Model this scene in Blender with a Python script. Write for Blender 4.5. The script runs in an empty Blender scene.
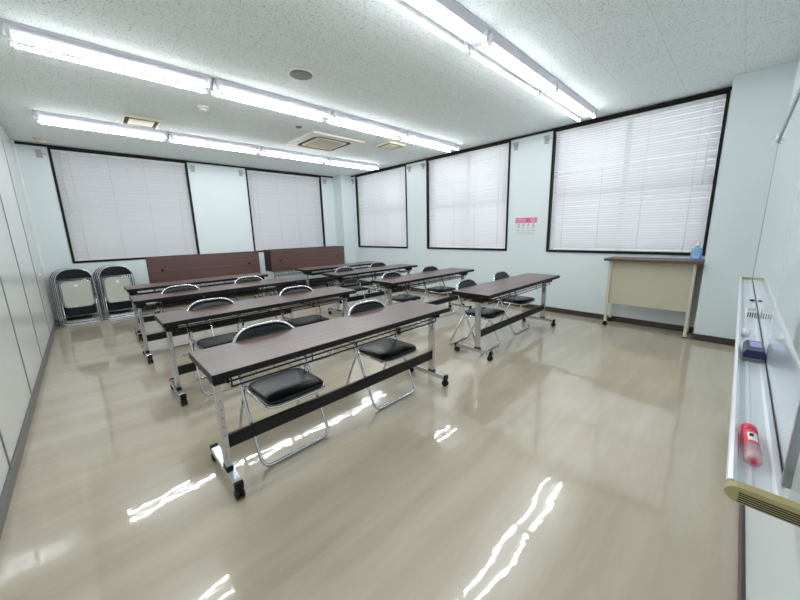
import bpy, bmesh, math, random
from mathutils import Vector, Matrix
random.seed(7)
PI = math.pi
scene = bpy.context.scene
COL = scene.collection

# ------------------------------------------------------------------ materials
def mat(name, color=(.8, .8, .8), rough=.5, metal=0., spec=.5, coat=0., **kw):
    m = bpy.data.materials.new(name); m.use_nodes = True
    b = m.node_tree.nodes['Principled BSDF']
    b.inputs['Base Color'].default_value = (*color, 1)
    b.inputs['Roughness'].default_value = rough
    b.inputs['Metallic'].default_value = metal
    b.inputs['Specular IOR Level'].default_value = spec
    b.inputs['Coat Weight'].default_value = coat
    b.inputs['Coat Roughness'].default_value = .08
    for k, v in kw.items():
        b.inputs[k].default_value = v
    return m

class NT:
    def __init__(s, m):
        s.t = m.node_tree; s.n = s.t.nodes; s.l = s.t.links; s.b = s.n['Principled BSDF']
    def new(s, typ, **kw):
        n = s.n.new(typ)
        for k, v in kw.items():
            if k.startswith('i_'):
                n.inputs[k[2:].replace('_', ' ')].default_value = v
            else:
                setattr(n, k, v)
        return n
    def link(s, a, b): s.l.new(a, b)
    def pos(s, scale=(1, 1, 1), coord='obj'):
        if coord == 'world':
            g = s.new('ShaderNodeNewGeometry'); o = g.outputs['Position']
        else:
            g = s.new('ShaderNodeTexCoord'); o = g.outputs['Object']
        mp = s.new('ShaderNodeMapping'); mp.inputs['Scale'].default_value = scale
        s.link(o, mp.inputs['Vector']); return mp.outputs['Vector']
    def noise(s, vec, scale=5, detail=2, rough=.5):
        n = s.new('ShaderNodeTexNoise'); n.inputs['Scale'].default_value = scale
        n.inputs['Detail'].default_value = detail; n.inputs['Roughness'].default_value = rough
        s.link(vec, n.inputs['Vector']); return n.outputs['Fac']
    def ramp(s, fac, stops):
        r = s.new('ShaderNodeValToRGB'); e = r.color_ramp.elements
        while len(e) < len(stops): e.new(.5)
        for el, (p, c) in zip(e, stops):
            el.position = p; el.color = (*c, 1)
        s.link(fac, r.inputs['Fac']); return r.outputs['Color']
    def mix(s, fac, a, b, mode='MIX'):
        m = s.new('ShaderNodeMix', data_type='RGBA', blend_type=mode)
        for inp, v in ((m.inputs['Factor'], fac), (m.inputs['A'], a), (m.inputs['B'], b)):
            if isinstance(v, (int, float)): inp.default_value = v
            elif isinstance(v, tuple): inp.default_value = (*v, 1)
            else: s.link(v, inp)
        return m.outputs['Result']
    def math(s, op, a, b=0.):
        m = s.new('ShaderNodeMath', operation=op)
        for i, v in enumerate((a, b)):
            if isinstance(v, (int, float)): m.inputs[i].default_value = v
            else: s.link(v, m.inputs[i])
        return m.outputs[0]
    def bump(s, h, strength=.2, dist=.01):
        b = s.new('ShaderNodeBump'); b.inputs['Strength'].default_value = strength
        b.inputs['Distance'].default_value = dist
        s.link(h, b.inputs['Height']); s.link(b.outputs['Normal'], s.b.inputs['Normal'])
        return b
    def color(s, c): s.link(c, s.b.inputs['Base Color'])

M = {}
# walls: pale paint with a faint roller texture
M['wall'] = mat('wall_paint', (.74, .78, .77), .38, spec=.4)
n = NT(M['wall']); v = n.pos((1, 1, 1), 'world')
n.color(n.mix(n.noise(v, 1.3, 3), (.70, .775, .795), (.735, .80, .82)))
n.bump(n.noise(v, 180, 2), .04, .002)
# sliding partition: slightly glossy cream steel
M['partition'] = mat('partition_panel', (.72, .73, .69), .22, spec=.5)
n = NT(M['partition']); v = n.pos((1, 1, 1), 'world')
n.color(n.mix(n.noise(v, .8, 2), (.74, .76, .735), (.78, .79, .765)))
M['groove'] = mat('panel_groove', (.30, .30, .30), .6)
# ceiling: rock wool board with worm holes and panel joints
M['ceiling'] = mat('ceiling_board', (.8, .8, .78), .8, spec=.2)
n = NT(M['ceiling']); v = n.pos((1, 1, 1), 'world')
warp = n.new('ShaderNodeTexNoise'); warp.inputs['Scale'].default_value = 30; n.link(v, warp.inputs['Vector'])
vor = n.new('ShaderNodeTexVoronoi'); vor.inputs['Scale'].default_value = 68
mixv = n.new('ShaderNodeMix', data_type='VECTOR'); mixv.inputs['Factor'].default_value = .035
n.link(v, mixv.inputs[4]); n.link(warp.outputs['Color'], mixv.inputs[5]); n.link(mixv.outputs[1], vor.inputs['Vector'])
hole = n.new('ShaderNodeMapRange'); hole.inputs['From Min'].default_value = .16; hole.inputs['From Max'].default_value = .30
n.link(vor.outputs['Distance'], hole.inputs['Value'])
sp = n.new('ShaderNodeSeparateColor'); n.link(vor.outputs['Color'], sp.inputs['Color'])
keep = n.math('GREATER_THAN', sp.outputs['Red'], .25)
holem = n.math('MULTIPLY', n.math('SUBTRACT', 1., hole.outputs['Result']), keep)
br = n.new('ShaderNodeTexBrick'); br.offset = .5
br.inputs['Scale'].default_value = 1; br.inputs['Mortar Size'].default_value = .0022
br.inputs['Brick Width'].default_value = .91; br.inputs['Row Height'].default_value = .4565
br.inputs['Mortar Smooth'].default_value = 0
mp = n.new('ShaderNodeMapping'); mp.inputs['Location'].default_value = (-.31, -.172, 0); n.link(v, mp.inputs['Vector'])
n.link(mp.outputs['Vector'], br.inputs['Vector'])
c = n.mix(n.noise(v, 3, 3), (.79, .85, .85), (.82, .875, .87))
c = n.mix(n.math('MULTIPLY', holem, .85), c, (.22, .23, .22))
c = n.mix(n.math('MULTIPLY', br.outputs['Fac'], .45), c, (.45, .46, .46))
n.color(c)
# floor: polished streaked vinyl
M['floor'] = mat('vinyl_floor', (.5, .45, .37), .1, spec=.5)
n = NT(M['floor']); v = n.pos((1, 1, 1), 'world')
st = n.pos((.6, 4.2, 1), 'world'); st2 = n.pos((1.4, 16., 1), 'world')
c = n.ramp(n.noise(st, 1.2, 5, .6), [(.30, (.450, .368, .262)), (.5, (.520, .438, .325)), (.72, (.590, .508, .385))])
c = n.mix(n.math('MULTIPLY', n.noise(st2, 1.3, 4, .65), .22), c, (.56, .505, .40))
c = n.mix(n.math('MULTIPLY', n.noise(v, 1.1, 2), .3), c, (.42, .365, .28))
n.color(c)
wav = n.noise(v, 2.6, 1.5, .45); wav2 = n.noise(v, 11, 2, .5); fine = n.noise(v, 38, 1, .5)
hsum = n.math('ADD', wav, n.math('ADD', n.math('MULTIPLY', wav2, .12), n.math('MULTIPLY', fine, .007)))
bmp = n.bump(hsum, .5, .0065); n.link(bmp.outputs['Normal'], n.b.inputs['Coat Normal'])
rr = n.new('ShaderNodeMapRange'); n.link(n.noise(v, 1.7, 3), rr.inputs['Value'])
rr.inputs['To Min'].default_value = .20; rr.inputs['To Max'].default_value = .30
n.b.inputs['Coat Weight'].default_value = .9; n.b.inputs['Coat Roughness'].default_value = .035; n.b.inputs['Coat IOR'].default_value = 1.72
n.link(rr.outputs['Result'], n.b.inputs['Roughness'])
# rosewood laminate, grain along x
M['wood'] = mat('rosewood_laminate', (.1, .04, .03), .34, spec=1.0, coat=.35, **{'Coat Roughness': .3})
n = NT(M['wood']); g = n.pos((1.1, 26, 26)); g2 = n.pos((2.5, 90, 90))
c = n.ramp(n.noise(g, 1.5, 5, .6), [(.3, (.040, .013, .010)), (.5, (.092, .032, .025)), (.7, (.155, .062, .048))])
c = n.mix(n.math('MULTIPLY', n.noise(g2, 2, 3), .4), c, (.045, .016, .012))
n.color(c)
M['deskwood'] = mat('desk_top_laminate', (.12, .06, .045), .3)
n = NT(M['deskwood']); c = n.ramp(n.noise(n.pos((26, 1.1, 26)), 1.5, 4), [(.3, (.07, .03, .022)), (.7, (.16, .085, .065))]); n.color(c)
M['steelplate'] = mat('galvanised_plate', (.42, .43, .43), .5)
M['black'] = mat('black_plastic', (.008, .008, .009), .45, spec=.3)
M['blackmetal'] = mat('black_painted_steel', (.008, .008, .009), .4, spec=.35)
M['chrome'] = mat('chrome_tube', (.64, .65, .68), .21, metal=1.)
M['steel'] = mat('brushed_steel', (.55, .56, .57), .24, metal=1.)
M['vinyl'] = mat('black_vinyl', (.005, .006, .009), .26, spec=.32)
n = NT(M['vinyl']); n.bump(n.noise(n.pos(), 240, 2), .12, .002)
M['board'] = mat('seat_board', (.52, .53, .47), .5)
n = NT(M['board']); n.color(n.mix(n.noise(n.pos(), 9, 3), (.49, .505, .45), (.56, .565, .50)))
M['label'] = mat('paper_label', (.85, .85, .83), .6)
M['frame'] = mat('bronze_window_frame', (.013, .010, .009), .55, spec=.2)
M['base'] = mat('brown_baseboard', (.055, .042, .036), .4)
M['greybase'] = mat('grey_baseboard', (.17, .165, .16), .4)
M['white'] = mat('white_enamel', (.83, .84, .85), .3)
M['cream'] = mat('cream_plastic', (.78, .70, .52), .45)
M['offwhite'] = mat('offwhite_plastic', (.80, .78, .70), .45)
M['tan'] = mat('yellowed_grille', (.62, .50, .30), .5)
n = NT(M['tan'])
wv = n.new('ShaderNodeTexWave'); wv.bands_direction = 'Y'; wv.inputs['Scale'].default_value = 22; n.link(n.pos(), wv.inputs['Vector'])
n.color(n.mix(wv.outputs['Fac'], (.50, .39, .22), (.66, .55, .34)))
M['dark'] = mat('dark_opening', (.01, .01, .01), .7)
M['mesh'] = mat('speaker_mesh', (.12, .125, .13), .5)
n = NT(M['mesh'])
vv = n.new('ShaderNodeTexVoronoi'); vv.inputs['Scale'].default_value = 190; n.link(n.pos(), vv.inputs['Vector'])
n.color(n.ramp(vv.outputs['Distance'], [(.2, (.04, .04, .045)), (.55, (.17, .175, .18))]))
M['beige'] = mat('beige_painted_steel', (.56, .51, .39), .42)
M['beigeleg'] = mat('cream_painted_leg', (.62, .585, .47), .4)
M['wb'] = mat('whiteboard_enamel', (.70, .76, .80), .025, spec=.6)
M['alu'] = mat('anodised_aluminium', (.80, .83, .87), .3, metal=.3)
M['alugrey'] = mat('grey_aluminium', (.36, .38, .40), .32, metal=.8)
M['olive'] = mat('olive_end_cap', (.42, .35, .16), .4)
M['navy'] = mat('navy_plastic', (.007, .007, .085), .3)
M['lilac'] = mat('lilac_plastic', (.33, .34, .62), .35)
M['felt'] = mat('grey_felt', (.20, .20, .20), .9)
M['red'] = mat('red_plastic', (.75, .035, .075), .3)
M['pinkclear'] = mat('clear_pink_plastic', (.95, .62, .66), .15, **{'Transmission Weight': .5})
M['blueclear'] = mat('blue_bottle_plastic', (.26, .52, .88), .18, **{'Transmission Weight': .25})
M['bluelabel'] = mat('blue_bottle_label', (.42, .64, .92), .4)
M['pink'] = mat('pink_print', (.72, .13, .30), .5)
M['paper'] = mat('notice_paper', (.75, .79, .79), .5)
M['ink'] = mat('grey_ink', (.22, .25, .27), .6)
M['navyink'] = mat('blue_print', (.08, .13, .4), .5)
M['glass'] = mat('window_glass', (.95, .97, .97), .02, **{'Transmission Weight': 1.0, 'IOR': 1.02})
M['reflector'] = mat('lamp_reflector_enamel', (.62, .62, .68), .35)
M['skyblock'] = mat('sky_blocker_grey', (.45, .45, .44), .8)  # grey for the added wall that keeps sky off the back windows
n = NT(M['skyblock']); n.color(n.mix(n.noise(n.pos((1, 1, 1), 'world'), 2, 4), (.40, .40, .39), (.5, .5, .49)))

def slat_mat(name, col, trans):
    m = bpy.data.materials.new(name); m.use_nodes = True; t = m.node_tree
    t.nodes.clear()
    out = t.nodes.new('ShaderNodeOutputMaterial')
    d = t.nodes.new('ShaderNodeBsdfPrincipled'); d.inputs['Base Color'].default_value = (*col, 1); d.inputs['Roughness'].default_value = .4
    tr = t.nodes.new('ShaderNodeBsdfTranslucent'); tr.inputs['Color'].default_value = (*col, 1)
    mx = t.nodes.new('ShaderNodeMixShader'); mx.inputs[0].default_value = trans
    t.links.new(d.outputs[0], mx.inputs[1]); t.links.new(tr.outputs[0], mx.inputs[2]); t.links.new(mx.outputs[0], out.inputs['Surface'])
    return m
M['slat'] = slat_mat('blind_slat', (.82, .825, .84), .30)
M['cord'] = mat('blind_cord', (.55, .56, .58), .7)

def emis(name, col, strength):
    m = bpy.data.materials.new(name); m.use_nodes = True; t = m.node_tree; t.nodes.clear()
    out = t.nodes.new('ShaderNodeOutputMaterial'); e = t.nodes.new('ShaderNodeEmission')
    e.inputs['Color'].default_value = (*col, 1); e.inputs['Strength'].default_value = strength
    t.links.new(e.outputs[0], out.inputs['Surface']); return m
M['tube'] = emis('lit_fluorescent_tube', (.925, .975, 1.), 31.)

# ------------------------------------------------------------------ mesh helpers
def fillet(pts, r, n=6, closed=False):
    """round the corners of a polyline"""
    P = [Vector(p) for p in pts]; out = []
    N = len(P)
    for i in range(N):
        if not closed and i in (0, N - 1):
            out.append(P[i]); continue
        a, b, c = P[i - 1], P[i], P[(i + 1) % N]
        u = (a - b); w = (c - b)
        rr = r[i] if isinstance(r, (list, tuple)) else r
        t = min(rr, u.length * .49, w.length * .49)
        p0 = b + u.normalized() * t; p1 = b + w.normalized() * t
        for k in range(n + 1):
            s = k / n
            out.append(p0 * (1 - s) ** 2 + b * 2 * s * (1 - s) + p1 * s ** 2)
    return out

class MB:
    def __init__(s): s.bm = bmesh.new()
    def box(s, c, d, bevel=0., rot=None, seg=2):
        r = bmesh.ops.create_cube(s.bm, size=1)
        vs = r['verts']
        mt = Matrix.Translation(c) @ (rot.to_4x4() if rot else Matrix()) @ Matrix.Diagonal((*d, 1))
        bmesh.ops.transform(s.bm, matrix=mt, verts=vs)
        if bevel:
            es = list({e for v in vs for e in v.link_edges})
            bmesh.ops.bevel(s.bm, geom=es, offset=bevel, segments=seg, affect='EDGES', profile=.6)
        return s
    def b2(s, x0, x1, y0, y1, z0, z1, bevel=0.):
        return s.box(((x0 + x1) / 2, (y0 + y1) / 2, (z0 + z1) / 2), (abs(x1 - x0), abs(y1 - y0), abs(z1 - z0)), bevel)
    def tube(s, pts, r, seg=8, closed=False, caps=True):
        P = [Vector(p) for p in pts]; N = len(P); rings = []
        up = None
        for i in range(N):
            if closed: t = (P[(i + 1) % N] - P[i - 1])
            else: t = P[min(i + 1, N - 1)] - P[max(i - 1, 0)]
            t.normalize()
            if up is None:
                up = Vector((0, 0, 1)) if abs(t.z) < .9 else Vector((1, 0, 0))
            up = (up - t * up.dot(t)).normalized(); sd = t.cross(up)
            rings.append([s.bm.verts.new(P[i] + (up * math.cos(a) + sd * math.sin(a)) * r) for a in [2 * PI * k / seg for k in range(seg)]])
        for i in range(N if closed else N - 1):
            A, B = rings[i], rings[(i + 1) % N]
            for k in range(seg):
                f = s.bm.faces.new((A[k], A[(k + 1) % seg], B[(k + 1) % seg], B[k])); f.smooth = True
        if caps and not closed:
            s.bm.faces.new(rings[0][::-1]); s.bm.faces.new(rings[-1])
        return s
    def lathe(s, prof, c=(0, 0, 0), axis='Z', seg=24, smooth=True):
        """profile (radius, height) from bottom to top"""
        c = Vector(c); rings = []
        for (r, h) in prof:
            ring = []
            for k in range(seg):
                a = 2 * PI * k / seg
                p = (r * math.cos(a), r * math.sin(a), h)
                if axis == 'X': p = (p[2], p[0], p[1])
                elif axis == 'Y': p = (p[1], p[2], p[0])
                ring.append(s.bm.verts.new(c + Vector(p)))
            rings.append(ring)
        for A, B in zip(rings, rings[1:]):
            for k in range(seg):
                f = s.bm.faces.new((A[k], A[(k + 1) % seg], B[(k + 1) % seg], B[k])); f.smooth = smooth
        s.bm.faces.new(rings[0][::-1]); s.bm.faces.new(rings[-1])
        return s
    def prism(s, poly, a0, a1, axis='X'):
        """extrude a closed outline: axis X -> poly is (y,z); Y -> (x,z); Z -> (x,y)"""
        def q(p, a):
            return {'X': (a, p[0], p[1]), 'Y': (p[0], a, p[1]), 'Z': (p[0], p[1], a)}[axis]
        A = [s.bm.verts.new(q(p, a0)) for p in poly]; B = [s.bm.verts.new(q(p, a1)) for p in poly]
        n = len(poly)
        for k in range(n): s.bm.faces.new((A[k], A[(k + 1) % n], B[(k + 1) % n], B[k]))
        s.bm.faces.new(A[::-1]); s.bm.faces.new(B)
        return s
    def grid(s, fn, nu, nv, smooth=True):
        V = [[s.bm.verts.new(fn(i / nu, j / nv)) for j in range(nv + 1)] for i in range(nu + 1)]
        for i in range(nu):
            for j in range(nv):
                f = s.bm.faces.new((V[i][j], V[i + 1][j], V[i + 1][j + 1], V[i][j + 1])); f.smooth = smooth
        return V
    def build(s, name, m, parent=None, recalc=True):
        if recalc: bmesh.ops.recalc_face_normals(s.bm, faces=s.bm.faces)
        me = bpy.data.meshes.new(name); s.bm.to_mesh(me); s.bm.free()
        me.materials.append(m if not isinstance(m, str) else M[m])
        o = bpy.data.objects.new(name, me); COL.objects.link(o)
        if parent: o.parent = parent
        return o

def rrect(x0, x1, y0, y1, r, n=5):
    out = []
    for cx, cy, a0 in ((x1 - r, y1 - r, 0), (x0 + r, y1 - r, PI / 2), (x0 + r, y0 + r, PI), (x1 - r, y0 + r, 1.5 * PI)):
        for k in range(n + 1):
            a = a0 + PI / 2 * k / n
            out.append((cx + r * math.cos(a), cy + r * math.sin(a)))
    return out

def struct(o):
    o['kind'] = 'structure'; return o
def tag(o, label, cat, group=None):
    o['label'] = label; o['category'] = cat
    if group: o['group'] = group
    return o
def thing(name, loc=(0, 0, 0), rz=0.):
    o = bpy.data.objects.new(name, None); COL.objects.link(o)
    o.empty_display_size = .1
    o.location = loc; o.rotation_euler = (0, 0, rz); return o
def copy_tree(o, parent=None):
    kids = list(o.children)
    c = o.copy(); COL.objects.link(c)
    if parent: c.parent = parent
    for k in kids: copy_tree(k, c)
    return c

# ------------------------------------------------------------------ room
XL, XW, YF, YB, ZC = -.482, 5.318, -.165, 7.591, 2.789
T = .20
ZS, ZR = .960, 2.757
XP, YP = 5.017, .250            # near pillar
XQ, YQ = 4.985, 7.225           # far corner pillar

struct(MB().b2(XL - T, XW + T, YF - T, YB + T, -.1, 0).build('floor', 'floor'))
struct(MB().b2(XL - T, XW + T, YF - T, YB + T, ZC, ZC + .1).build('ceiling', 'ceiling'))

W1, W2 = (-.135, 1.713), (2.791, 4.634)
WA, WB_, WC = (5.220, 7.055), (2.809, 4.642), (.271, 2.135)
b = MB()                                         # back wall with two openings
b.b2(XL, XW + T, YB, YB + T, 0, ZS); b.b2(XL, XW + T, YB, YB + T, ZR, ZC)
for a0, a1 in ((XL, W1[0]), (W1[1], W2[0]), (W2[1], XW + T)): b.b2(a0, a1, YB, YB + T, ZS, ZR)
struct(b.build('wall_back', 'wall'))
b = MB()                                         # window wall with three openings
b.b2(XW, XW + T, YF, YB, 0, ZS); b.b2(XW, XW + T, YF, YB, ZR, ZC)
for a0, a1 in ((YF, WC[0]), (WC[1], WB_[0]), (WB_[1], WA[0]), (WA[1], YB)): b.b2(XW, XW + T, a0, a1, ZS, ZR)
struct(b.build('wall_right', 'wall'))
struct(MB().b2(XL - T, XW + T, YF - T, YF, 0, ZC).build('wall_front', 'wall'))
struct(MB().b2(XP, XW, YF, YP, 0, ZC).build('wall_right_pillar', 'wall'))
struct(MB().b2(XQ, XW, YQ, YB, 0, ZC).build('wall_corner_pillar', 'wall'))
# left sliding partition: panels with open joints in front of a dark back
joints = [YF, 1.50, 2.72, 3.92, 5.02, 6.35, 7.545]
b = MB()
for j0, j1 in zip(joints, joints[1:]):
    b.b2(XL - .05, XL, j0 + .0075, j1 - .0075, .085, ZC - .012, .003)
wl = struct(b.build('wall_left', 'partition'))
b = MB(); b.b2(XL - T, XL - .05, YF, YB, 0, ZC)
for j in joints[1:-1]: b.b2(XL - .05, XL + .006, j - .006, j + .006, .085, ZC - .012)
b.build('joint_gasket', 'groove', wl)
struct(MB().b2(XL - .05, XL + .022, 7.545, YB, 0, ZC, .004).build('trim_corner_post', 'white'))
struct(MB().b2(XL - .05, XL + .012, YF, 7.545, 0, .08, .003).build('baseboard_left', 'greybase'))
# baseboards
BH = .075
struct(MB().b2(XL + .022, XQ, YB - .012, YB, 0, BH, .003).build('baseboard_back', 'base'))
struct(MB().b2(XW - .012, XW, YP, YQ, 0, BH, .003).build('baseboard_right', 'base'))
b = MB(); b.b2(XP - .012, XP, YF + .012, YP, 0, BH, .003); b.b2(XP - .012, XW - .012, YP, YP + .012, 0, BH, .003)
struct(b.build('baseboard_right_pillar', 'base'))
b = MB(); b.b2(XQ - .012, XQ, YQ, YB - .012, 0, BH, .003); b.b2(XQ - .012, XW - .012, YQ - .012, YQ, 0, BH, .003)
struct(b.build('baseboard_corner_pillar', 'base'))
struct(MB().b2(XL + .012, XP, YF, YF + .012, 0, BH, .003).build('baseboard_front', 'base'))
# dark rail above the windows
struct(MB().b2(XL + .022, XQ, YB - .018, YB, ZR - .012, ZR + .022, .003).build('trim_back_rail', 'frame'))
struct(MB().b2(XW - .018, XW, YP, YQ - .01, ZR - .012, ZR + .022, .003).build('trim_right_rail', 'frame'))

# windows (frame + sashes + glass) and their blinds, built in a local frame: u along the wall, w outward
FW = .03
def window(idx, u0, u1, back, wx_label, mull=True):
    def B(mb, a0, a1, w0, w1, z0, z1, bev=0.):
        if back: mb.b2(a0, a1, YB + w0, YB + w1, z0, z1, bev)
        else: mb.b2(XW + w0, XW + w1, a0, a1, z0, z1, bev)
    f = MB()
    B(f, u0, u0 + FW, -.012, T, ZS, ZR - .012); B(f, u1 - FW, u1, -.012, T, ZS, ZR - .012)
    B(f, u0 + FW, u1 - FW, -.016, T, ZS, ZS + FW); B(f, u0 + FW, u1 - FW, .0, T, ZR - FW, ZR)
    fo = struct(f.build('window_%d' % idx, 'frame'))
    s = MB(); zt = 1.83; um = (u0 + u1) / 2
    B(s, um - .03, um + .03, .145, .185, ZS + FW, zt - .03); B(s, um - .03, um + .03, .145, .185, zt + .03, ZR - FW)
    B(s, u0 + FW, u1 - FW, .145, .185, zt - .03, zt + .03)
    s.build('mullion', 'steelplate', fo)
    g = MB()
    for a0, a1 in ((u0 + FW, um - .03), (um + .03, u1 - FW)):
        for z0, z1 in ((ZS + FW, zt - .03), (zt + .03, ZR - FW)):
            B(g, a0, a1, .16, .166, z0, z1)
    g.build('glass', 'glass', fo)

def blind(u0, u1, back, label):
    a0, a1 = u0 + FW + .002, u1 - FW - .002
    um = (a0 + a1) / 2; L = a1 - a0
    th = thing('venetian_blind', (um, YB + .035, ZS) if back else (XW + .035, um, ZS))
    tag(th, label, 'blind', 'white venetian blinds')
    H0, H1 = FW + .004, ZR - FW - ZS - .002
    def P(u, w, z): return (u, w, z) if back else (w, u, z)
    def B(mb, x0, x1, w0, w1, z0, z1, bev=0.):
        if back: mb.b2(x0, x1, w0, w1, z0, z1, bev)
        else: mb.b2(w0, w1, x0, x1, z0, z1, bev)
    m = MB(); B(m, -L / 2, L / 2, -.018, .018, H1 - .032, H1, .002); m.build('headrail', 'white', th)
    m = MB(); B(m, -L / 2, L / 2, -.012, .012, H0, H0 + .016, .003); m.build('bottom_rail', 'white', th)
    m = MB(); pitch = .0325; z = H0 + .036; wid = .0355; tilt = math.radians(67)
    while z < H1 - .026:
        j = random.uniform(-.014, .014)
        pr = []
        for t in (-.5, 0, .5):
            bow = .0025 * (1 - 4 * t * t)
            pr.append((t * wid * math.cos(tilt + j) + bow * math.sin(tilt), t * wid * math.sin(tilt + j) - bow * math.cos(tilt)))
        sag = [random.uniform(-.0012, .0012) for _ in range(2)]
        rows = [[m.bm.verts.new(P(s_ * L / 2 * .998, w, z + dz + sag[i])) for (w, dz) in pr] for i, s_ in enumerate((-1, 1))]
        for k in range(2):
            fc = m.bm.faces.new((rows[0][k], rows[0][k + 1], rows[1][k + 1], rows[1][k])); fc.smooth = True
        z += pitch
    m.build('slats', 'slat', th, recalc=False)
    for k in range(4):
        u = -L / 2 + L * (.1 + .8 * k / 3)
        MB().tube([P(u, -.0185, H0 + .01), P(u, -.0185, H1 - .03)], .0016, 5).build('ladder_cord', 'cord', th)
    u = -L / 2 + .09
    MB().tube([P(u, -.026, H1 - .95), P(u, -.026, H1 - .02)], .004, 6).build('tilt_wand', 'white', th)

wins = [(*W1, True, 'white venetian blind on the back-wall window beside the partition, above the folded chairs'),
        (*W2, True, 'white venetian blind on the back-wall window next to the corner pillar'),
        (*WA, False, 'narrow-looking sunlit venetian blind nearest the far room corner'),
        (*WB_, False, 'sunlit white venetian blind on the middle window of the window wall'),
        (*WC, False, 'sunlit white venetian blind above the beige lectern desk')]
for i, (u0, u1, bk, lb) in enumerate(wins):
    window(i + 1, u0, u1, bk, lb); blind(u0, u1, bk, lb)

# unseen wall added behind the back windows to block sky light
struct(MB().b2(-4, 9, 9.0, 9.4, -1, 6.5).build('wall_sky_blocker', 'skyblock'))

# small blind-cord brackets beside the windows
def bracket(p, back, side, label):
    th = thing('cord_bracket', p); tag(th, label, 'bracket', 'cord brackets beside the windows')
    def B(mb, u0, u1, w0, w1, z0, z1):
        if back: mb.b2(u0, u1, w0, w1, z0, z1, .001)
        else: mb.b2(w0, w1, u0, u1, z0, z1, .001)
    m = MB(); B(m, -.035, .035, -.004, 0, -.065, .055); m.build('plate', 'steelplate', th)
    m = MB(); B(m, -.030, .030, -.05, -.004, .036, .044); B(m, -.030, .030, -.05, -.044, .0, .036); m.build('hook', 'steelplate', th)
    m = MB(); e = side * .085; B(m, min(0, e), max(0, e), -.02, -.014, -.012, -.004); B(m, -.006, .006, -.02, -.004, -.02, 0.); m.build('arm', 'alugrey', th)
for u, s, l in ((-.235, 1, 'small grey cord bracket on the back wall between partition and first window'),
                (1.800, -1, 'small cord bracket just right of the back-wall window nearest the partition'),
                (2.690, 1, 'small cord bracket just left of the second back-wall window'),
                (4.74, -1, 'small cord bracket between second back-wall window and corner pillar')):
    bracket((u, YB, 2.645), True, s, l)
for u, s, l in ((7.155, -1, 'small cord bracket between corner pillar and first window-wall blind'),
                (5.125, 1, 'small cord bracket just right of the far window-wall blind'),
                (4.735, -1, 'small cord bracket just left of the middle window-wall blind'),
                (2.715, 1, 'small cord bracket right of the middle blind, high above the pink notice'),
                (2.225, -1, 'small cord bracket left of the largest blind, near the pink notice')):
    bracket((XW, u, 2.645), False, s, l)

# ------------------------------------------------------------------ ceiling fittings
def light_proto():
    th = thing('ceiling_light')
    L = 1.285
    m = MB(); m.prism([(-.118, 0), (-.118, -.008), (-.112, -.012), (-.05, -.03), (-.032, -.066), (.032, -.066), (.05, -.03), (.112, -.012), (.118, -.008), (.118, 0)], -L / 2, L / 2, 'X')
    m.build('reflector', 'reflector', th)
    for s in (-1, 1):
        def shell(a0, a1, n_):
            mb = MB()
            mb.grid(lambda u, v: ((u - .5) * 1.196, s * .087 + .0150 * math.sin(a0 + (a1 - a0) * v), -.074 - .0150 * math.cos(a0 + (a1 - a0) * v)), 1, n_)
            return mb
        A_ = math.radians(97)
        tb = shell(A_, 2 * PI - A_, 8).build('tube_back', 'white', th)
        shell(-A_, A_, 12).build('lit_tube', 'tube', tb)
    for sx in (-1, 1):
        for s in (-1, 1):
            m = MB(); m.box((sx * (.6 + .014), s * .087, -.052), (.026, .034, .082), .006)
            m.build('lamp_socket', 'white', th)
    return th
lp = light_proto()
rows = [(1.59, 'row nearest the camera'), (3.71, 'middle row'), (5.855, 'row nearest the back wall')]
ends = ['end light beside the partition', 'second light from the partition', 'third light from the partition', 'end light at the window wall']
first = True
for ry, rn in rows:
    for k in range(4):
        if ry < 2 and k == 0: pass
        o = lp if first else copy_tree(lp); first = False
        o.location = (-.16 + 1.295 * (k + .5), ry, ZC)
        tag(o, 'white twin-tube ceiling light, %s, %s' % (rn, ends[k]), 'light', 'twin-tube ceiling lights')

def ac_unit():
    th = thing('ceiling_air_conditioner', (3.13, 4.945, ZC)); S = .480
    tag(th, 'square cassette air conditioner with yellowed grille in the ceiling', 'air conditioner')
    m = MB()
    outer = rrect(-S, S, -S, S, .03); inner = rrect(-.345, .345, -.345, .345, .10)
    z0, z1 = -.022, 0.
    A = [m.bm.verts.new((x, y, z1)) for x, y in outer]; B2 = [m.bm.verts.new((x * .99, y * .99, z0)) for x, y in outer]
    C = [m.bm.verts.new((x, y, z0)) for x, y in inner]; D = [m.bm.verts.new((x, y, z1)) for x, y in inner]
    n_ = len(outer)
    for k in range(n_):
        q = (k + 1) % n_
        for P, Q in ((A, B2), (B2, C), (C, D)): m.bm.faces.new((P[k], P[q], Q[q], Q[k]))
    m.build('panel', 'offwhite', th)
    MB().prism(rrect(-.343, .343, -.343, .343, .10), -.010, -.001, 'Z').build('air_slot', 'dark', th)  # near-black fill stands in for shade inside the slot recess
    MB().prism(rrect(-.275, .275, -.275, .275, .06), -.020, -.010, 'Z').build('intake_panel', 'offwhite', th)
    MB().prism(rrect(-.225, .225, -.225, .225, .02), -.026, -.020, 'Z').build('intake_grille', 'tan', th)
ac_unit()
def vent(x, y, label):
    th = thing('air_vent', (x, y, ZC)); tag(th, label, 'vent', 'ceiling vents')
    m = MB(); S = .185; t = .018
    m.b2(-S, S, -S, -S + t, -.03, 0, .003); m.b2(-S, S, S - t, S, -.03, 0, .003); m.b2(-S, -S + t, -S + t, S - t, -.03, 0, .003); m.b2(S - t, S, -S + t, S - t, -.03, 0, .003)
    m.build('frame', 'cream', th)
    MB().b2(-S + t, S - t, -S + t, S - t, -.006, 0).build('opening', 'dark', th)
    m = MB(); m.b2(-.125, .125, -.125, .125, -.032, -.022, .004); m.b2(-.02, .02, -.02, .02, -.022, -.006); m.build('deflector_plate', 'cream', th)
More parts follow.
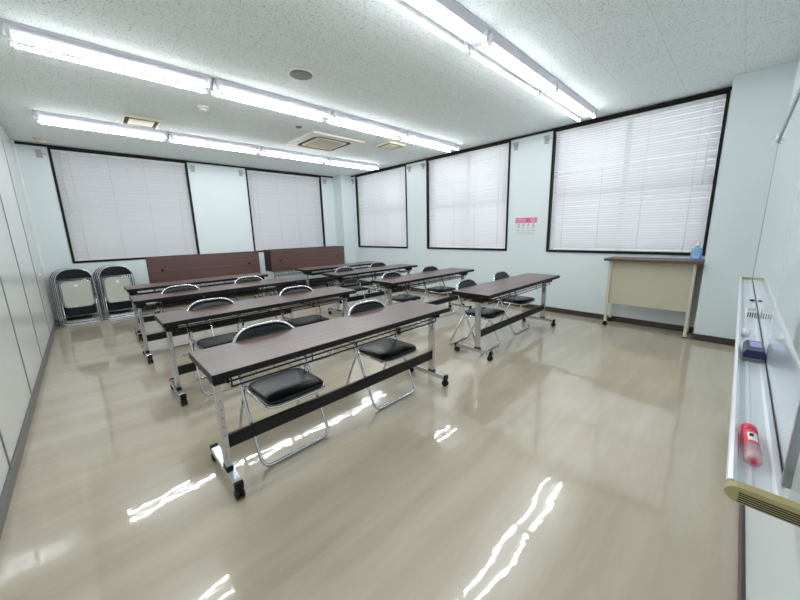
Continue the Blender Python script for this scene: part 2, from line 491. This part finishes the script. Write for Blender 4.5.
vent(.79, 5.44, 'cream square ceiling vent between light rows near the partition')
vent(4.06, 4.36, 'cream square ceiling vent beside the air conditioner, toward the windows')
def detector(x, y, r, label, m_):
    th = thing('smoke_detector', (x, y, ZC)); tag(th, label, 'detector')
    MB().lathe([(r * .95, -.018), (r, -.012), (r, 0)], seg=28).build('base', m_, th)
    MB().lathe([(r * .35, -.052), (r * .62, -.046), (r * .72, -.034), (r * .72, -.018)], seg=28).build('sensor_dome', 'offwhite' if m_ == 'offwhite' else 'cream', th)
detector(1.25, 4.46, .058, 'small round two-tier white smoke detector below the middle light row', 'offwhite')
detector(-.165, 7.245, .085, 'cream smoke detector above back window by the partition corner', 'cream')
th = thing('ceiling_speaker', (1.717, 3.03, ZC)); tag(th, 'round dark grey mesh speaker set in the ceiling', 'speaker')
MB().lathe([(.108, -.008), (.116, -.005), (.118, 0)], seg=36).build('rim', 'offwhite', th)
MB().lathe([(.085, -.0115), (.100, -.0095), (.104, -.008)], seg=36).build('grille', 'mesh', th)
th = thing('ceiling_sensor', (2.42, 4.44, ZC)); tag(th, 'tiny grey disc on the ceiling beside the air conditioner', 'sensor')
MB().lathe([(.036, -.012), (.042, -.008), (.042, 0)], seg=24).build('disc', 'mesh', th)

# ------------------------------------------------------------------ tables
def caster(mb, x, y):
    for s in (-1, 1):
        mb.lathe([(.017, -.010), (.0235, -.008), (.0262, -.003), (.0262, .003), (.0235, .008), (.017, .010)], (x + s * .0125, y, .0262), 'X', 20)
    mb.box((x, y, .030), (.012, .020, .02), .003)
    mb.box((x, y, .0545), (.030, .034, .010), .004)
    mb.tube([(x, y, .05), (x, y, .070)], .008, 8)

def wheel_obj(x, y, parent):
    m = MB(); caster(m, x, y); return m.build('caster', 'black', parent)

def make_table(folded=False, L=1.81, inset=.05):
    th = thing('folding_table'); W = .45
    xl = L / 2 - inset; yo = -.06; yf = -.005
    # tabletop
    if not folded:
        MB().box((0, 0, .684), (L - .006, W - .006, .030), .0015).build('tabletop', 'wood', th)
        top = [o for o in th.children][-1]
        m = MB()
        for s in (-1, 1):
            m.b2(-L / 2, L / 2, s * (W / 2 - .003), s * W / 2, .664, .6985); m.b2(s * (L / 2 - .003), s * L / 2, -W / 2 + .003, W / 2 - .003, .664, .6985)
        m.build('edge_band', 'black', top)
    else:
        MB().box((0, -.105, .805), (L - .006, .028, W - .006), .0015).build('tabletop', 'wood', th)
        top = [o for o in th.children][-1]
        m = MB()
        z0, z1 = .805 - W / 2, .805 + W / 2
        m.b2(-L / 2, L / 2, -.121, -.088, z0, z0 + .003); m.b2(-L / 2, L / 2, -.121, -.088, z1 - .003, z1)
        for s in (-1, 1): m.b2(s * (L / 2 - .003), s * L / 2, -.121, -.088, z0 + .003, z1 - .003)
        m.build('edge_band', 'black', top)
        for s in (-1, 1):
            MB().lathe([(.016, -.006), (.022, -.004), (.022, 0)], (s * (L / 2 - .2), -.119, .80), 'Y', 18).build('bolt_cap', 'black', top)
    for s in (-1, 1):
        x = s * xl
        p = MB(); p.box((x, yo, .355), (.030, .055, .51), .005); po = p.build('leg', 'chrome', th)
        c = MB(); c.box((x, yo, .107), (.036, .062, .016), .003)
        for k in range(5): c.lathe([(.0028, 0), (.0028, .0015)], (x, yo - .0277 - .0015, .30 + .05 * k), 'Y', 8)
        c.build('collar', 'black', po)
        f = MB(); f.prism([(yf + a_, b_) for a_, b_ in ((-.205, .062), (-.205, .084), (-.19, .098), (.19, .098), (.205, .084), (.205, .062))], x - .021, x + .021, 'X')
        fo = f.build('foot', 'steel', th)
        for t in (-1, 1):
            e = MB(); e.box((x, yf + t * .216, .080), (.044, .022, .040), .005); e.build('end_cap', 'black', fo)
            wheel_obj(x, yf + t * .208, fo)
        k = MB()
        if not folded:
            k.box((x - s * .03, 0, .640), (.018, .34, .044), .004); k.box((x - s * .004, yo, .632), (.060, .13, .060), .006)
            k.lathe([(.018, -.02), (.022, -.012), (.022, .012), (.018, .02)], (x - s * .045, -.06, .628), 'X', 14)
        else:
            k.box((x - s * .03, -.04, .625), (.02, .09, .05), .004); k.box((x - s * .03, -.078, .70), (.018, .020, .20), .004)
        k.build('hinge_bracket', 'black', th)
    MB().box((0, yo, .248), (2 * xl - .031, .022, .075), .003).build('stretcher', 'blackmetal', th)
    # wire book shelf
    s_ = MB(); xs = xl - .05
    if not folded:
        z = .585; ys = (-.15, -.075, 0, .075, .15)
        for y in ys: s_.tube([(-xs, y, z), (xs, y, z)], .0052, 6)
        s_.tube([(-xs, -.15, z + .030), (xs, -.15, z + .030)], .0045, 6)
        k = -xs
        while k < xs + .001:
            s_.tube([(k, -.15, z - .005), (k, .15, z - .005), (k, .165, z + .03)], .0013, 5); k += 2 * xs / 24
        for x in (-xs, -.35, .35, xs):
            s_.tube([(x, -.15, z - .004), (x, -.15, .664)], .004, 6); s_.tube([(x, .15, z - .004), (x, .15, .664)], .004, 6)
    else:
        y = .0
        for zz in (.36, .44, .52, .60): s_.tube([(-xs, y + .012, zz + .1), (xs, y + .012, zz + .1)], .004, 6)
        k = -xs
        while k < xs + .001:
            s_.tube([(k, y + .012, .455), (k, y + .012, .71)], .0024, 5); k += 2 * xs / 20
        for x in (-xs, xs): s_.tube([(x, y + .012, .66), (x, -.09, .66)], .005, 6)
    s_.build('wire_shelf', 'blackmetal', th)
    return th

TX = [1.252, 3.682]; TY = [1.857, 3.186, 4.490, 5.585]
tl = {(0, 0): 'long dark wood folding table nearest the camera, with two chairs tucked under',
      (0, 1): 'long folding table on the partition side, second row from the camera',
      (0, 2): 'long folding table on the partition side, third row from the camera',
      (0, 3): 'long chairless folding table on the partition side, just in front of the folded tables',
      (1, 0): 'dark wood folding table nearest the window wall and the lectern desk',
      (1, 1): 'folding table on the window side, second row from the whiteboard',
      (1, 2): 'folding table on the window side, third row from the whiteboard',
      (1, 3): 'farthest window-side folding table, chairless, below the far blind'}
dxs = {(0, 0): (-.004, -.002), (0, 1): (.008, -.005), (0, 2): (-.044, .010), (0, 3): (-.009, -.006),
       (1, 0): (.005, .008), (1, 1): (-.017, .015), (1, 2): (-.008, -.023), (1, 3): (.072, -.011)}
TT = {}
protos = [make_table(), make_table(inset=.08)]
for i in range(2):
    for j in range(4):
        o = protos[i] if j == 0 else copy_tree(protos[i])
        dx, dy = dxs[(i, j)]
        o.location = (TX[i] + dx, TY[j] + dy, 0); TT[(i, j)] = o.location.copy()
        tag(o, tl[(i, j)], 'table', 'folding tables set out in rows')
spots = [((1.632, 6.80), 'folded table stored upright against the back wall behind the left column of tables'),
         ((3.680, 6.80), 'folded table standing upright near the corner, front of its nested group'),
         ((3.678, 6.95), 'folded table nested second behind the upright table near the corner'),
         ((3.676, 7.10), 'folded table nested rearmost in the upright group near the corner')]
for k, (p, l) in enumerate(spots):
    o = make_table(True, inset=(.05, .05, .10, .15)[k]); o.location = (p[0], p[1], 0)
    tag(o, l, 'table', 'tables folded upright by the back wall')

# ------------------------------------------------------------------ chairs
def arch_path(w0, w1, fn, ztop, zbot, rtop, rbot):
    """closed loop in a bent plane; fn(z)->y"""
    def half(s):
        return s
    pts = []
    zs = [zbot + .0, .22, .45, ztop - .0]
    # outline in (x,z) then bend
    poly = [(-w0, zbot), (w0, zbot), (w1, ztop), (-w1, ztop)]
    P = fillet([(x, 0, z) for x, z in poly], [rbot, rbot, rtop, rtop], 9, closed=True)
    out = []
    N = len(P)
    for i in range(N):
        a, c = P[i], P[(i + 1) % N]
        nseg = max(1, int((c - a).length / .12))
        for k in range(nseg):
            q = a.lerp(c, k / nseg); out.append((q.x, fn(q.z), q.z))
    return out

def padded(mb, outline, fn, thick, bulge):
    """pad following fn(x,z)->y, outline list (x,z), front toward -y"""
    cx = sum(p[0] for p in outline) / len(outline); cz = sum(p[1] for p in outline) / len(outline)
    rings = []
    for (sc, off) in ((1., 0.), (1.0, -thick * .5), (.97, -thick * .8), (.88, -thick - bulge * .4), (.6, -thick - bulge * .85), (.25, -thick - bulge)):
        rings.append([mb.bm.verts.new((cx + (x - cx) * sc, fn(cx + (x - cx) * sc, cz + (z - cz) * sc) + off, cz + (z - cz) * sc)) for x, z in outline])
    n_ = len(outline)
    for A, B in zip(rings, rings[1:]):
        for k in range(n_):
            f = mb.bm.faces.new((A[k], A[(k + 1) % n_], B[(k + 1) % n_], B[k])); f.smooth = True
    mb.bm.faces.new(rings[0][::-1]); f = mb.bm.faces.new(rings[-1]); f.smooth = True

def seat_pad(mb, w, d, z0, yc, thick):
    ol = rrect(-w / 2, w / 2, yc - d / 2, yc + d / 2, .07, 6)
    rings = []
    for sc, zz in ((.97, 0), (1., .008), (1., thick * .55), (.965, thick * .85), (.87, thick * 1.0), (.6, thick * 1.12), (.25, thick * 1.15)):
        rings.append([mb.bm.verts.new((x * sc, yc + (y - yc) * sc, z0 + zz - .025 * ((y - yc) / d + .1) * 0)) for x, y in ol])
    n_ = len(ol)
    for A, B in zip(rings, rings[1:]):
        for k in range(n_):
            f = mb.bm.faces.new((A[k], A[(k + 1) % n_], B[(k + 1) % n_], B[k])); f.smooth = True
    mb.bm.faces.new(rings[0][::-1]); f = mb.bm.faces.new(rings[-1]); f.smooth = True

def arch_pad(w0, w1, ztop, zbot, rtop, rbot, inset, zcut):
    P = fillet([(-w0 + inset, 0, zbot), (w0 - inset, 0, zbot), (w1 - inset, 0, ztop - inset), (-w1 + inset, 0, ztop - inset)], [rbot, rbot, rtop - inset, rtop - inset], 9, closed=True)
    top = sorted([(p.x, p.z) for p in P if p.z > zcut + .01], key=lambda q: -q[0])
    w = w1 - inset + .002
    out = [(w * (1 - 2 * k / 8), zcut) for k in range(8, -1, -1)]
    return [(-w, zcut)] + [(w * (2 * k / 8 - 1), zcut) for k in range(1, 8)] + [(w, zcut)] + top

def make_chair():
    th = thing('folding_chair')
    R = .0098
    def fy(z):
        return -.20 + .49 * z if z < .46 else .0254 + .43 * (z - .46)
    m = MB(); m.tube(arch_path(.224, .218, fy, .765, R, .175, .06), R, 8, closed=True); m.build('frame', 'chrome', th)
    # rear legs: an open U from the frame at seat height to the floor behind
    m = MB()
    y1 = .228; pts = fillet([(-.207, .012, .45), (-.207, y1, R), (.207, y1, R), (.207, .012, .45)], [0, .05, .05, 0], 7)
    m.tube(pts, R * .95, 8); m.tube([(-.22, .012, .447), (-.19, .012, .447)], .008, 8); m.tube([(.19, .012, .447), (.22, .012, .447)], .008, 8)
    m.build('rear_leg_frame', 'chrome', th)
    # seat
    m = MB(); seat_pad(m, .365, .365, .408, -.105, .032); m.build('seat', 'vinyl', th)
    ol = [(x, y, .402) for x, y in rrect(-.186, .186, -.105 - .186, -.105 + .186, .075, 6)]
    m = MB(); m.tube(ol, .0085, 8, closed=True); m.build('seat_rim', 'chrome', th)
    # back pad set in the arch
    def by(x, z): return fy(z) + .022 * (1 - (x / .21) ** 2) + .004
    dense = arch_pad(.224, .218, .765, R, .175, .06, .008, .610)
    m = MB(); padded(m, dense, by, .016, .008); m.build('backrest', 'vinyl', th)
    # link rods from the seat rear up to the frame
    for s in (-1, 1):
        m = MB(); x = s * .194
        m.tube(fillet([(x, .065, .405), (x, .095, .47), (x * 1.03, fy(.53), .53)], .02, 4), .0045, 6)
        m.tube([(x * 1.1, fy(.53), .53), (x * .97, fy(.53), .53)], .006, 6)
        m.build('seat_link', 'chrome', th)
    return th

ch0 = make_chair(); used = False
side = ('left', 'right')
rown = ['the nearest long table', 'the second-row partition-side table', 'the third-row partition-side table']
rowm = ['the window-side table by the lectern desk', 'the second-row window-side table', 'the third-row window-side table']
for i in range(2):
    for j in range(3):
        for k in range(2):
            t = TT[(i, j)]
            x = ((.780, 1.632), (3.145, 4.020))[i][k]
            y = (((1.957, 1.957), (3.19, 3.21), (4.47, 4.62)), ((2.01, 2.06), (3.285, 3.325), (4.46, 4.62)))[i][j][k]
            o = ch0 if not used else copy_tree(ch0); used = True
            o.location = (x, y, 0)
            o.rotation_euler.z = math.radians((1.5, .5)[k] if j == 0 and i == 0 else random.uniform(-2, 2))
            tag(o, 'black folding chair tucked under the %s half of %s' % (side[k], (rown, rowm)[i][j]), 'chair', 'black folding chairs at the tables')

def make_folded():
    th = thing('folded_chair'); R = .0098
    def fy(z): return .02 * math.sin(z * 2.0)
    m = MB(); m.tube(arch_path(.226, .215, lambda z: 0., .890, R, .21, .06), R, 8, closed=True); m.build('frame', 'chrome', th)
    m = MB(); pts = fillet([(-.198, .012, .44), (-.198, .012, .045), (.198, .012, .045), (.198, .012, .44)], [0, .05, .05, 0], 6); m.tube(pts, R * .9, 8)
    m.build('rear_leg_frame', 'chrome', th)
    m = MB(); m.prism(rrect(-.178, .178, .150, .705, .04), -.004, .018, 'Y'); m.build('seat', 'vinyl', th)
    m = MB(); m.prism(rrect(-.168, .168, .300, .690, .05), -.010, -.004, 'Y'); sb = m.build('seat_board', 'board', th)
    m = MB(); m.box((.0, -.0105, .628), (.045, .001, .04)); m.build('label_sticker', 'label', sb)
    m = MB(); m.tube([(x, -.008, z) for x, z in rrect(-.178, .178, .290, .700, .055)], .0075, 8, closed=True); m.build('seat_rim', 'chrome', th)
    ol = arch_pad(.226, .215, .890, R, .21, .06, .008, .735)
    m = MB(); m.prism(ol, -.009, .009, 'Y'); m.build('backrest', 'vinyl', th)
    return th
f0 = make_folded(); used = False
rank = ['frontmost', 'second from front', 'third from front', 'rearmost']
for cx, sn in ((-.150, 'stack beside the partition'), (.358, 'stack next to the folded table')):
    for k in range(4):
        o = f0 if not used else copy_tree(f0); used = True
        o.location = (cx - .023 * k, 7.255 + .055 * k, 0)
        o.rotation_euler = (math.radians(-2.2), 0, 0)
        tag(o, 'folded chair with black backrest, %s in the %s' % (rank[k], sn), 'chair', 'folded chairs stacked at the back wall')

# ------------------------------------------------------------------ lectern desk and bottle
dk = thing('lectern_desk', (5.12, .742, 0)); tag(dk, 'tall beige steel desk with dark wood top below the largest blind', 'desk')
MB().box((-.01, 0, .905), (.385, .955, .030), .003).build('desk_top', 'deskwood', dk)
m = MB()
m.b2(-.088, -.076, -.40, .40, .31, .889, .002); m.b2(-.076, .15, -.40, -.388, .55, .889, .002); m.b2(-.076, .15, .388, .40, .55, .889, .002)
m.build('modesty_panel', 'beige', dk)
for sx in (-.098, .148):
    for sy in (-.418, .418):
        wheel = sy > 0
        z0 = .062 if wheel else .012
        lo = MB().box((sx, sy, (z0 + .889) / 2), (.032, .032, .889 - z0), .004).build('leg', 'beigeleg', dk)
        if wheel:
            mm = MB(); caster(mm, sx, sy); mm.build('caster', 'black', lo)
        else:
            MB().lathe([(.020, 0), (.020, .008), (.014, .0125)], (sx, sy, 0), seg=14).build('foot_glide', 'black', lo)
        MB().box((sx, sy, .8875), (.036, .036, .004)).build('top_plate', 'black', lo)
bt = thing('spray_bottle', (5.12, .335, .920)); tag(bt, 'light blue bottle with white pump on the lectern desk', 'bottle')
m = MB()
ol = rrect(-.035, .035, -.05, .05, .022, 6)
rings = []
for sc, z in ((.92, 0), (1., .006), (1., .10), (.96, .118), (.78, .135), (.42, .148), (.33, .152), (.33, .158)):
    rings.append([m.bm.verts.new((x * sc, y * sc, z)) for x, y in ol])
for A, B in zip(rings, rings[1:]):
    for k in range(len(ol)):
        f = m.bm.faces.new((A[k], A[(k + 1) % len(ol)], B[(k + 1) % len(ol)], B[k])); f.smooth = True
m.bm.faces.new(rings[0][::-1]); m.bm.faces.new(rings[-1])
body = m.build('bottle_body', 'blueclear', bt)
m = MB(); m.box((-.0356, 0, .058), (.001, .062, .066)); lb = m.build('bottle_label', 'bluelabel', body)
m = MB()
for zz, ww in ((.080, .044), (.066, .05), (.052, .036)): m.box((-.0364, 0, zz), (.0008, ww, .005))
m.build('label_print', 'navyink', body)
m = MB(); m.lathe([(.017, .158), (.017, .178), (.008, .182), (.006, .215)], seg=16); m.box((-.0, -.012, .221), (.016, .050, .013), .004); m.box((0, -.036, .212), (.008, .008, .02), .002)
m.build('pump', 'white', bt)

# ------------------------------------------------------------------ notice on the window wall
nt = thing('wall_notice', (XW, 2.490, 1.36)); tag(nt, 'pink-headed paper notice with four small pictograms between the windows', 'notice')
MB().b2(-.003, 0, -.185, .185, -.15, .15).build('paper', 'paper', nt)
MB().b2(-.0045, -.003, -.180, .180, .062, .145).build('header_band', 'pink', nt)
m = MB()
for z, n_ in ((.118, 8), (.086, 8)):
    for k in range(n_):
        y = .165 - k * .021
        m.b2(-.0055, -.0045, y - .015, y, z - .010, z - .006); m.b2(-.0055, -.0045, y - .009, y - .006, z - .010, z + .011); m.b2(-.0055, -.0045, y - .014, y - .001, z + .004, z + .008)
m.tube([(-.005, -.118 + .031 * math.cos(a), .104 + .031 * math.sin(a)) for a in [2 * PI * k / 20 for k in range(20)]], .004, 5, closed=True)
m.b2(-.0055, -.0045, -.122, -.114, .086, .122)
m.build('header_print', 'label', nt)
m = MB()
for k in range(4):
    y = .125 - k * .083
    m.tube(fillet([(-.004, y + .018, .04), (-.004, y - .004, .012), (-.004, y + .006, -.03)], .01, 3), .0035, 5)
    m.tube([(-.004, y - .006, .034 - .008 * (k % 2)), (-.004, y - .022, .0 + .012 * (k % 3))], .0035, 5)
    m.lathe([(.009, 0), (.009, .001)], (-.0045, y - .01, .043), 'X', 10)
    m.b2(-.004, -.003, y - .028, y + .022, -.063, -.055)
for z in (-.088, -.115): m.b2(-.004, -.003, -.15, .15, z - .002, z + .002)
m.build('pictograms', 'ink', nt)
# partition latch
th = thing('partition_latch', (XL, 6.80, .868)); tag(th, 'small white latch on the partition next to the folded chair stacks', 'latch')
MB().b2(0, .006, -.05, .05, -.016, .016, .003).build('latch_plate', 'white', th)
MB().b2(.006, .024, -.028, .028, -.007, .007, .003).build('latch_bar', 'white', th)

# ------------------------------------------------------------------ whiteboard, tray and what lies on it
wb = thing('whiteboard', (2.70, YF, .80)); tag(wb, 'wide glossy whiteboard with pen tray on the front wall', 'whiteboard')
X0, X1 = .940 - 2.70, 4.52 - 2.70
ys = .040
MB().b2(X0 + .012, X1 - .012, .004, ys, .012, 1.222).build('board_panel', 'wb', wb)
m = MB(); m.b2(X0, X1, .003, ys + .008, 1.222, 1.240, .002); m.b2(X0, X1, ys + .001, ys + .007, 1.204, 1.2225, .002)
tr_ = m.build('top_rail', 'alugrey', wb)
for xx in (X1 - .02, X1 - .16, X1 - .26):
    mm = MB(); mm.box((xx, ys + .014, 1.222), (.06, .014, .046), .004); mm.tube([(xx, ys + .016, 1.21), (xx, ys + .034, 1.19)], .007, 8); mm.build('rail_clip', 'alu', tr_)
m = MB(); m.b2(X0 - .004, X0 + .012, ys - .006, ys + .007, .012, 1.2215, .002); m.build('side_rail', 'alugrey', wb)
MB().b2(X1 - .012, X1, .003, ys + .003, .012, 1.2215, .002).build('side_rail', 'alugrey', wb)
MB().b2(X0 - .003, X0 + .012, .002, ys - .006, .012, 1.2215).build('edge_frame', 'alu', wb)
MB().b2(X0, X1, ys, ys + .0025, .0105, .0155).build('gap_shade_strip', 'black', wb)  # black strip stands in for the shade in the gap at the board base
# tray profile (y, z) relative to the board root
xa, xb = .872 - 2.70, 4.47 - 2.70
prof = [(ys + .002, .0), (ys + .002, .010), (ys + .012, .010), (ys + .018, .006), (ys + .042, .006), (ys + .046, .010), (ys + .050, .006), (ys + .066, .006), (ys + .070, .024), (ys + .076, .029),
        (ys + .083, .026), (ys + .085, .018), (ys + .083, -.004), (ys + .07, -.010), (ys + .03, -.008), (ys + .01, -.004)]
tray = MB().prism(prof, xa, xb, 'X').build('pen_tray', 'alu', wb)
for xe, sgn in ((xa, -1), (xb, 1)):
    m = MB()
    ol = [(ys - .036, .027)] + [(ys + .062 + .024 * math.sin(a), .011 + .017 * math.cos(a)) for a in [PI * k / 10 for k in range(11)]] + [(ys - .036, -.006)]
    m.prism(ol, xe, xe + sgn * .022, 'X'); cap = m.build('tray_end_cap', 'olive', tray)
    mm = MB()
    for k in range(5):
        z = -.003 + k * .0046
        mm.b2(xe + sgn * .022, xe + sgn * .0226, ys - .02, ys + .066, z, z + .0022)
    mm.build('cap_slots', 'dark', cap)
ZT = .806
YT = YF + ys      # board face
er = thing('board_eraser', (1.86, YT + .034, ZT)); tag(er, 'navy blue whiteboard eraser with grey felt on the pen tray', 'eraser')
m = MB(); m.box((0, 0, .009), (.15, .055, .017), .003); m.build('felt', 'felt', er)
m = MB(); m.prism([(-.029, .018), (-.029, .034), (-.022, .048), (.022, .048), (.029, .034), (.029, .018)], -.078, .078, 'X'); eb = m.build('eraser_body', 'navy', er)
m = MB(); m.b2(-.02, .06, -.020, .012, .048, .0495); m.build('top_label', 'lilac', eb)
bx = thing('ink_box', (2.70, YT + .030, ZT)); tag(bx, 'small white carton with black barcode stripes on the pen tray', 'box')
MB().b2(-.06, .06, -.02, .02, 0, .04, .002).build('carton', 'label', bx)
m = MB()
for k, w_ in enumerate((.006, .003, .008, .003, .006)): m.b2(-.05 + k * .022, -.05 + k * .022 + w_, -.017, .017, .04, .0408)
for k in range(4): m.b2(-.0608, -.06, -.016 + k * .009, -.012 + k * .009, .006, .034)
m.build('barcode', 'dark', bx)
mg = thing('tape_roll', (2.20, YT + .052, ZT)); tag(mg, 'small lilac and white roll standing behind the navy eraser', 'tape')
MB().lathe([(.013, -.012), (.018, -.011), (.018, .011), (.013, .012)], (0, 0, .018), 'Y', 20).build('roll', 'label', mg)
m = MB(); m.lathe([(.010, -.0135), (.010, .0135)], (0, 0, .018), 'Y', 16); m.build('core', 'lilac', mg)
mg = thing('magnet', (3.22, YT + .018, ZT + .004)); tag(mg, 'tiny black round magnet toward the far end of the pen tray', 'magnet')
MB().lathe([(.011, 0), (.012, .002), (.011, .009), (.006, .012)], seg=16).build('disc', 'black', mg)
pk = thing('marker_cleaner', (1.052, YT + .047, ZT + .0150), math.radians(2)); tag(pk, 'red capped small bottle with clear end lying on the tray', 'bottle')
MB().lathe([(.0135, -.006), (.0140, -.002), (.0140, .060), (.0125, .066)], (0, 0, 0), 'X', 20).build('bottle_body', 'red', pk)
m = MB(); m.lathe([(.0125, .066), (.0148, .068), (.0148, .094), (.0130, .098)], (0, 0, 0), 'X', 20); m.box((.083, .010, .006), (.018, .012, .010), .003); m.build('cap', 'red', pk)
MB().lathe([(.0060, -.068), (.0105, -.070), (.0135, -.064), (.0140, -.006)], (0, 0, 0), 'X', 20).build('clear_end', 'pinkclear', pk)
MB().lathe([(.005, -.0725), (.005, -.070)], (0, 0, 0), 'X', 14).build('nozzle', 'red', pk)
m = MB()
m.grid(lambda u, v: (.006 + .040 * u, .0144 * math.sin(-.7 + 1.2 * v), .0144 * math.cos(-.7 + 1.2 * v)), 1, 6); lb = m.build('label', 'label', pk)
m = MB(); m.grid(lambda u, v: (.024 + .016 * u, .0147 * math.sin(-.22 + .5 * v), .0147 * math.cos(-.22 + .5 * v)), 1, 3); m.build('label_print', 'dark', lb)

# ------------------------------------------------------------------ world, camera, view
w = bpy.data.worlds.new('World'); scene.world = w; w.use_nodes = True
bg = w.node_tree.nodes['Background']; bg.inputs['Color'].default_value = (.90, .93, 1., 1); bg.inputs['Strength'].default_value = 1.0

yaw, pit, rol, F = math.radians(-43.831), math.radians(-11.366), math.radians(-1.497), 325.492
cxo, cyo = -.546, -2.864
Fw = Vector((-math.sin(yaw) * math.cos(pit), math.cos(yaw) * math.cos(pit), math.sin(pit)))
Rt = Vector((math.cos(yaw), math.sin(yaw), 0)); Up = Rt.cross(Fw)
R2 = Rt * math.cos(rol) + Up * math.sin(rol); U2 = -Rt * math.sin(rol) + Up * math.cos(rol)
cam = bpy.data.cameras.new('camera'); co = bpy.data.objects.new('camera', cam); COL.objects.link(co)
mt = Matrix((R2, U2, -Fw)).transposed().to_4x4(); mt.translation = (0, 0, 1.334)
co.matrix_world = mt
cam.sensor_width = 36; cam.sensor_fit = 'HORIZONTAL'; cam.lens = F / 800 * 36
cam.shift_x = -cxo / 800; cam.shift_y = cyo / 800; cam.clip_start = .01
scene.camera = co
vs = scene.view_settings
vs.view_transform = 'Standard'; vs.look = 'None'; vs.gamma = 1; vs.use_curve_mapping = False; vs.exposure = .52
scene.cycles.max_bounces = 10; scene.cycles.diffuse_bounces = 6; scene.cycles.use_denoising = True
